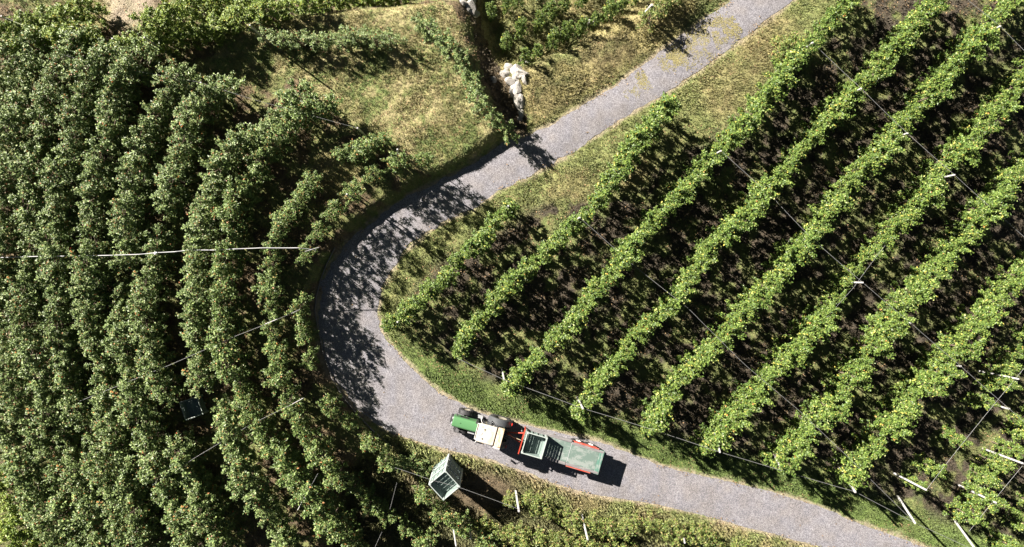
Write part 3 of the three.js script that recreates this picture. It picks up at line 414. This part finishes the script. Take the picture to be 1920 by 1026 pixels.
// ---------------------------------------------------------------- fruit bins
const binPale = std(0.295, 0.34, 0.32, 0.55), binWall = std(0.175, 0.23, 0.212, 0.6), binSkid = std(0.16, 0.2, 0.185, 0.65);
function fruitBin(label, wallMat, rimMat, group) {
  const t = thing('fruit_bin', label, 'bin', group), L = 1.18, h = 0.76, e = L / 2;
  for (const [sx, sz] of [[-1, -1], [1, -1], [1, 1], [-1, 1]]) part('corner_post', box(0.11, h - 0.05, 0.11, sx * (e - 0.055), h / 2 + 0.02, sz * (e - 0.055), 0.015), rimMat, t);
  const sg = box(L - 0.225, 0.086, 0.026), rg = box(L - 0.23, 0.052, 0.05, 0, 0, 0, 0.012), vg = box(0.035, h - 0.2, 0.03);
  for (let s = 0; s < 4; s++) {
    const a = s * Math.PI / 2, n = V(Math.sin(a), 0, Math.cos(a));
    const put = (name, g, m, y, out, u = 0) => { const o = part(name, g, m, t); o.rotation.y = a; o.position.set(n.x * out + Math.cos(a) * u, y, n.z * out - Math.sin(a) * u); return o; };
    put('rim', rg, rimMat, h - 0.028, e - 0.03);
    for (let k = 0; k < 5; k++) put('slat', sg, wallMat, 0.17 + k * 0.112, e - 0.045);
    for (const u of [-0.29, 0, 0.29]) put('rib', vg, wallMat, 0.42, e - 0.017, u);
  }
  for (let k = 0; k < 9; k++) part('floor_slat', box(0.105, 0.03, L - 0.13, -0.488 + k * 0.122, 0.125, 0), wallMat, t);
  for (const z of [-0.48, 0, 0.48]) part('skid', box(L - 0.02, 0.1, 0.1, 0, 0.055, z, 0.012), wallMat, t);
  return t;
}
// a stack of three beside the road, leaning a little down the bank
{
  const p = at(841, 876, 0), a = -0.86, tilt = new THREE.Quaternion().setFromAxisAngle(V(1, 0, 0), 0.13), q = tilt.clone().multiply(new THREE.Quaternion().setFromAxisAngle(V(0, 1, 0), a));
  const lab = ['pale grey-green fruit bin at the bottom of the roadside stack', 'pale grey-green fruit bin in the middle of the roadside stack', 'open pale grey-green fruit bin on top of the roadside stack'];
  for (let k = 0; k < 3; k++) { const b = fruitBin(lab[k], k === 2 ? binWall : binWall, binPale, 'bins stacked beside the road'), o = V(0, 0.85 * k + 0.03, 0).applyQuaternion(tilt); b.position.set(p.x + o.x, p.y + o.y, p.z + o.z); b.quaternion.copy(q); b.scale.setScalar(1.1); }
}
{ const b = fruitBin('single fruit bin standing in the shaded alley between curved double rows', binWall, binPale), p = at(358, 766, 0.78); b.position.set(p.x, p.y + 0.02, p.z); b.rotation.y = 0.34; b.scale.set(0.95, 1, 0.95); }

// ---------------------------------------------------------------- trailer
const steel = std(0.24, 0.25, 0.26, 0.6, { metalness: 0.2 }), redPaint = std(0.36, 0.045, 0.025, 0.45), rubber = std(0.025, 0.025, 0.027, 0.85), blackM = std(0.03, 0.03, 0.032, 0.6);
function noisePaint(base, worn, amount, s, rough) { const n = 256, d = tileNoise(n, (i, j) => { const w = sstep(0.5 - amount, 0.75 - amount * 0.5, 0.6 * wrapNoise(i, j, n, 6, s) + 0.3 * wrapNoise(i, j, n, 24, s + 1) + 0.1 * wrapNoise(i, j, n, 90, s + 2)); const c = mixc(base, worn, w).map(v => enc(v) / 255 + (hash2(i, j, s) - 0.5) * 0.03); return c.map(v => clamp(v, 0, 1)); }); return new THREE.MeshStandardMaterial({ map: dataTex(d, n, n, true), roughness: rough }); }
const deckPaint = noisePaint([0.10, 0.145, 0.125], [0.185, 0.215, 0.20], 0.12, 201, 0.6), railPaint = noisePaint([0.13, 0.125, 0.13], [0.21, 0.2, 0.195], 0.1, 211, 0.7), redWorn = noisePaint([0.38, 0.05, 0.03], [0.28, 0.18, 0.15], 0.05, 221, 0.55), tailPaint = noisePaint([0.075, 0.165, 0.13], [0.2, 0.24, 0.22], 0.05, 231, 0.55);
function tyre(R, w, rim, n) {
  const p = []; const prof = [[R * 0.56, -w * 0.42], [R * 0.8, -w * 0.5], [R * 0.95, -w * 0.46], [R, -w * 0.3], [R * 1.005, 0], [R, w * 0.3], [R * 0.95, w * 0.46], [R * 0.8, w * 0.5], [R * 0.56, w * 0.42]]; for (const q of prof) p.push(new THREE.Vector2(q[0], q[1]));
  const body = new THREE.LatheGeometry(p, 36); body.rotateX(Math.PI / 2); const L = [noRot(body)];
  for (let k = 0; k < n; k++) for (const s of [-1, 1]) { const g = box(R * 0.075, R * 0.075, w * 0.56); g.rotateY(s * 0.6); g.translate(0, R * 1.02, s * w * 0.24); g.rotateZ((k + (s > 0 ? 0.5 : 0)) / n * Math.PI * 2); L.push(noRot(g)); }
  for (const g of L) g.deleteAttribute('uv');
  const rp = [[0.05, w * 0.2], [R * 0.2, w * 0.22], [R * 0.25, w * 0.12], [R * 0.45, w * 0.16], [R * 0.57, w * 0.4], [R * 0.58, w * 0.42], [R * 0.57, -w * 0.4], [0.05, -w * 0.3]].map(q => new THREE.Vector2(q[0], q[1])); const rg = new THREE.LatheGeometry(rp, 28); rg.rotateX(Math.PI / 2);
  return (name, x, y, z, flip, parent, turn = 0) => { const W = new THREE.Group(); W.name = name; parent.add(W); W.position.set(x, y, z); W.rotation.y = (flip ? Math.PI : 0) + turn; part('tyre', mergeGeometries(L), rubber, W); part('rim', rg, rim, W); };
}
const HEAD_T = Math.atan2(0.281, -0.96);   // the vehicles point up the road
{
  const t = thing('farm_trailer', 'long flat farm trailer with green-grey deck and red front frame behind the tractor', 'trailer');
  const p = flat(1123, 858); t.position.set(p[0], 0.03, p[1]); t.rotation.y = HEAD_T;
  part('deck', box(2.85, 0.05, 1.18, 3.42, 0.93, 0), deckPaint, t);
  for (const s of [-1, 1]) { part('side_rail', box(2.84, 0.09, 0.17, 3.42, 0.945, s * 0.682, 0.012), railPaint, t); part('side_rail', box(1.96, 0.1, 0.14, 1.02, 1.15, s * 0.63, 0.012), railPaint, t); }
  part('raised_platform', box(1.68, 0.05, 1.115, 1.14, 1.16, 0), deckPaint, t);
  part('tail_plate', box(0.28, 0.06, 1.44, 0.145, 1.166, 0, 0.012), tailPaint, t);
  part('platform_riser', box(0.05, 0.2, 1.1, 1.955, 1.035, 0), steel, t);
  part('side_strip', box(1.5, 0.075, 0.06, 1.22, 1.18, -0.742, 0.01), redWorn, t); part('side_strip', box(1.12, 0.075, 0.07, 0.92, 1.18, 0.745, 0.01), redWorn, t);
  for (const s of [-1, 1]) { part('chassis_beam', box(4.7, 0.14, 0.1, 2.4, 0.8, s * 0.34), redPaint, t); part('mudguard', box(1.5, 0.04, 0.26, 1.2, 0.86, s * 0.62, 0.01), redWorn, t); }
  for (const [x, y, l] of [[0.1, 0.98, 0.25], [2.1, 0.8, 0.1], [4.6, 0.8, 0.1]]) part('cross_member', box(0.1, l, 1.2, x, y, 0), steel, t);
  const wh = tyre(0.36, 0.24, std(0.5, 0.5, 0.48, 0.5), 22); for (const x of [0.82, 1.6]) for (const s of [-1, 1]) wh('wheel', x, 0.36, s * 0.6, s < 0, t);
  part('front_frame', merge([box(0.055, 0.055, 1.5, 4.88, 1.62, 0), box(0.05, 0.05, 1.5, 4.88, 1.25, 0), box(0.055, 0.8, 0.055, 4.88, 1.24, 0.72), box(0.055, 0.8, 0.055, 4.88, 1.24, -0.72), box(0.05, 0.7, 0.05, 4.88, 1.26, 0)]), redPaint, t);
  for (const s of [-1, 1]) part('drawbar', bar(V(4.75, 0.78, s * 0.34), V(5.75, 0.55, s * 0.03), 0.045, 8), redPaint, t);
  part('tow_rod', bar(V(4.85, 0.95, -0.1), V(5.7, 0.78, -0.06), 0.022, 8), std(0.5, 0.42, 0.28, 0.5), t);
  part('hitch', box(0.22, 0.1, 0.12, 5.8, 0.53, 0, 0.02), blackM, t);
  part('jack_stand', merge([new THREE.CylinderGeometry(0.035, 0.035, 0.7, 8).translate(5.0, 0.5, 0.42), box(0.2, 0.02, 0.16, 5.0, 0.14, 0.42)]), steel, t);
  const b = fruitBin('open grey-green fruit bin on the front of the farm trailer', binWall, binPale); b.rotation.y = HEAD_T; b.scale.set(1.06, 1.02, 1.1);
  const o = V(4.12, 0.958, 0).applyAxisAngle(V(0, 1, 0), HEAD_T); b.position.set(p[0] + o.x, o.y + 0.03, p[1] + o.z);
}
// ---------------------------------------------------------------- tractor
{
  const t = thing('tractor', 'green narrow orchard tractor with cream cab roof pulling the trailer', 'tractor');
  const p = flat(933.7, 802.8), green = std(0.075, 0.19, 0.08, 0.4), cream = noisePaint([0.44, 0.415, 0.355], [0.38, 0.335, 0.25], 0.0, 241, 0.5), creamR = noisePaint([0.5, 0.435, 0.33], [0.4, 0.26, 0.15], 0.08, 251, 0.6), white = std(0.75, 0.74, 0.7, 0.5), greyP = std(0.25, 0.26, 0.27, 0.6), fender = std(0.06, 0.065, 0.07, 0.35), glass = new THREE.MeshPhysicalMaterial({ color: 0xffffff, transmission: 1, thickness: 0, roughness: 0.03, ior: 1.5 });
  t.position.set(p[0], 0.04, p[1]); t.rotation.y = Math.atan2(0.262, -0.965);
  // bonnet: a bowed section drawn out along x, with a rounded nose
  const sh = new THREE.Shape(); sh.moveTo(-0.29, 0.62); sh.lineTo(-0.295, 1.2); sh.quadraticCurveTo(-0.29, 1.3, -0.2, 1.33); sh.quadraticCurveTo(0, 1.365, 0.2, 1.33); sh.quadraticCurveTo(0.29, 1.3, 0.295, 1.2); sh.lineTo(0.29, 0.62); sh.closePath();
  const hg = new THREE.ExtrudeGeometry(sh, { depth: 1.4, bevelEnabled: true, bevelThickness: 0.05, bevelSize: 0.02, bevelSegments: 3, curveSegments: 8 }); hg.rotateY(Math.PI / 2); hg.translate(1.27, 0, 0);
  const hood = part('bonnet', hg, green, t); part('cap', new THREE.CylinderGeometry(0.035, 0.035, 0.05, 12).translate(2.28, 1.37, 0.02), green, hood); part('grille', box(0.03, 0.5, 0.44, 2.735, 0.98, 0, 0.01), blackM, hood);
  part('side_vent', box(0.5, 0.3, 0.02, 2.1, 1.0, 0.322), blackM, hood); part('side_vent', box(0.5, 0.3, 0.02, 2.1, 1.0, -0.322), blackM, hood);
  for (const s of [-1, 1]) { part('headlight', new THREE.CylinderGeometry(0.07, 0.07, 0.05, 14).rotateZ(Math.PI / 2).translate(2.752, 1.12, s * 0.15), std(0.7, 0.72, 0.75, 0.15), t); part('marker_lamp', merge([bar(V(2.5, 1.16, s * 0.3), V(2.55, 1.2, s * 0.42), 0.015), box(0.09, 0.09, 0.08, 2.55, 1.22, s * 0.43, 0.015)]), blackM, t); }
  part('front_weight', box(0.16, 0.24, 0.5, 2.82, 0.62, 0, 0.02), blackM, t);
  part('chassis', merge([box(2.5, 0.34, 0.34, 1.35, 0.55, 0), box(0.6, 0.5, 0.62, -0.05, 0.66, 0), box(0.16, 0.14, 1.0, 2.11, 0.44, 0)]), blackM, t);
  const front = tyre(0.43, 0.29, std(0.16, 0.15, 0.12, 0.6), 20), rear = tyre(0.63, 0.38, std(0.16, 0.15, 0.12, 0.6), 22);
  front('front_wheel', 2.11, 0.43, 0.56, false, t, 0.1); front('front_wheel', 2.11, 0.43, -0.56, true, t, 0.1); rear('rear_wheel', 0, 0.63, 0.62, false, t); rear('rear_wheel', 0, 0.63, -0.62, true, t);
  for (const s of [-1, 1]) {
    const fs = new THREE.Shape(); fs.absarc(0, 0.63, 0.74, 0.25, 2.75, false); fs.absarc(0, 0.63, 0.70, 2.75, 0.25, true); const fg = new THREE.ExtrudeGeometry(fs, { depth: 0.36, bevelEnabled: true, bevelSize: 0.012, bevelThickness: 0.012, bevelSegments: 1, curveSegments: 14 }); fg.translate(0, 0, s > 0 ? 0.46 : -0.82); part('rear_mudguard', fg, fender, t);
    const ff = new THREE.Shape(); ff.absarc(2.11, 0.43, 0.51, 0.9, 2.5, false); ff.absarc(2.11, 0.43, 0.485, 2.5, 0.9, true); const fg2 = new THREE.ExtrudeGeometry(ff, { depth: 0.2, bevelEnabled: false, curveSegments: 10 }); fg2.translate(0, 0, s > 0 ? 0.46 : -0.66); part('front_mudguard', fg2, blackM, t);
    for (const [x0, x1] of [[0.98, 0.86], [0.28, 0.26], [-0.32, -0.26]]) part('cab_pillar', bar(V(x0, 0.98, s * 0.46), V(x1, 2.16, s * 0.44), 0.026, 8), blackM, t);
    part('side_window', box(0.56, 0.95, 0.008, 0.57, 1.66, s * 0.445), glass, t); part('side_window', box(0.5, 0.8, 0.008, -0.02, 1.72, s * 0.445), glass, t);
    const mir = part('mirror_arm', new THREE.TubeGeometry(new THREE.CatmullRomCurve3([V(0.98, 1.95, s * 0.44), V(1.1, 1.93, s * 0.6), V(1.14, 1.88, s * 0.72), V(1.08, 1.8, s * 0.76)]), 16, 0.016, 6), white, t); part('mirror', box(0.03, 0.24, 0.13, 1.06, 1.7, s * 0.76, 0.01), blackM, mir);
    part('tail_lamp', box(0.05, 0.1, 0.14, -0.7, 1.12, s * 0.68, 0.01), std(0.5, 0.03, 0.02, 0.3), t);
    part('step', box(0.34, 0.04, 0.2, 1.2, 0.5, s * 0.5), greyP, t);
  }
  part('windscreen', box(0.008, 0.95, 0.78, 0.93, 1.64, 0), glass, t); part('rear_window', box(0.008, 0.85, 0.78, -0.3, 1.68, 0), glass, t);
  part('cab_floor', box(1.26, 0.06, 0.9, 0.33, 0.96, 0), blackM, t); part('cab_body', box(0.1, 0.5, 0.84, -0.3, 1.18, 0), green, t);
  const roof = part('cab_roof', box(0.98, 0.13, 1.08, 0.6, 2.24, 0, 0.045), cream, t);
  part('rear_roof_panel', box(0.37, 0.12, 1.12, -0.135, 2.235, 0, 0.035), creamR, t); part('roof_gap', box(0.08, 0.09, 1.02, 0.08, 2.2, 0), blackM, t);
  part('roof_hatch', box(0.12, 0.02, 0.13, 0.95, 2.312, -0.03), std(0.35, 0.36, 0.38, 0.6), roof); for (const [x, z] of [[0.78, 0.24], [0.80, -0.3]]) part('roof_vent', new THREE.CylinderGeometry(0.04, 0.045, 0.025, 12).translate(x, 2.312, z), blackM, roof);
  part('front_visor', box(0.1, 0.06, 1.0, 1.13, 2.2, 0, 0.025), cream, roof); part('visor_rail', merge([bar(V(1.24, 2.14, -0.46), V(1.24, 2.14, 0.46), 0.014), bar(V(1.05, 2.2, -0.46), V(1.24, 2.14, -0.46), 0.014), bar(V(1.05, 2.2, 0.46), V(1.24, 2.14, 0.46), 0.014)]), white, roof);
  part('light_bar', box(0.4, 0.06, 0.1, -0.12, 2.16, -0.62, 0.02), white, roof);
  part('seat', merge([box(0.42, 0.1, 0.44, 0.1, 1.32, 0, 0.03), box(0.1, 0.5, 0.42, -0.12, 1.58, 0, 0.03), box(0.2, 0.3, 0.2, 0.08, 1.12, 0)]), blackM, t);
  const sw = new THREE.TorusGeometry(0.17, 0.016, 8, 24); sw.rotateX(Math.PI / 2); sw.rotateZ(-0.5); sw.translate(0.55, 1.5, 0); part('steering_wheel', merge([sw, bar(V(0.8, 1.2, 0), V(0.55, 1.5, 0), 0.02)]), blackM, t);
  part('tool_box', box(0.42, 0.24, 0.18, 1.5, 0.92, -0.42, 0.015), greyP, t); part('air_intake', merge([new THREE.CylinderGeometry(0.05, 0.05, 0.7, 12).translate(1.32, 1.25, 0.36), new THREE.CylinderGeometry(0.07, 0.07, 0.12, 12).translate(1.32, 1.62, 0.36)]), blackM, t);
  for (const s of [-1, 1]) part('lift_arm', bar(V(-0.2, 0.6, s * 0.22), V(-0.72, 0.5, s * 0.32), 0.03), blackM, t);
  part('top_link', bar(V(-0.3, 0.95, 0), V(-0.75, 0.8, 0), 0.022), redPaint, t); part('drawbar', box(0.5, 0.05, 0.1, -0.4, 0.45, 0), blackM, t); part('hydraulic_block', merge([box(0.18, 0.18, 0.3, -0.45, 1.0, 0.05), bar(V(-0.5, 1.0, 0.1), V(-0.8, 0.85, 0.12), 0.015)]), blackM, t);
}
renderer.render(scene, camera);
console.log('things', scene.children.length, [...used.entries()].filter(e => e[1] > 3).map(e => e.join(':')).join(' '), 'leaves', kinds.yellow[0].children[1].geometry.attributes.position.count / 6, kinds.red[0].children[1].geometry.attributes.position.count / 6);
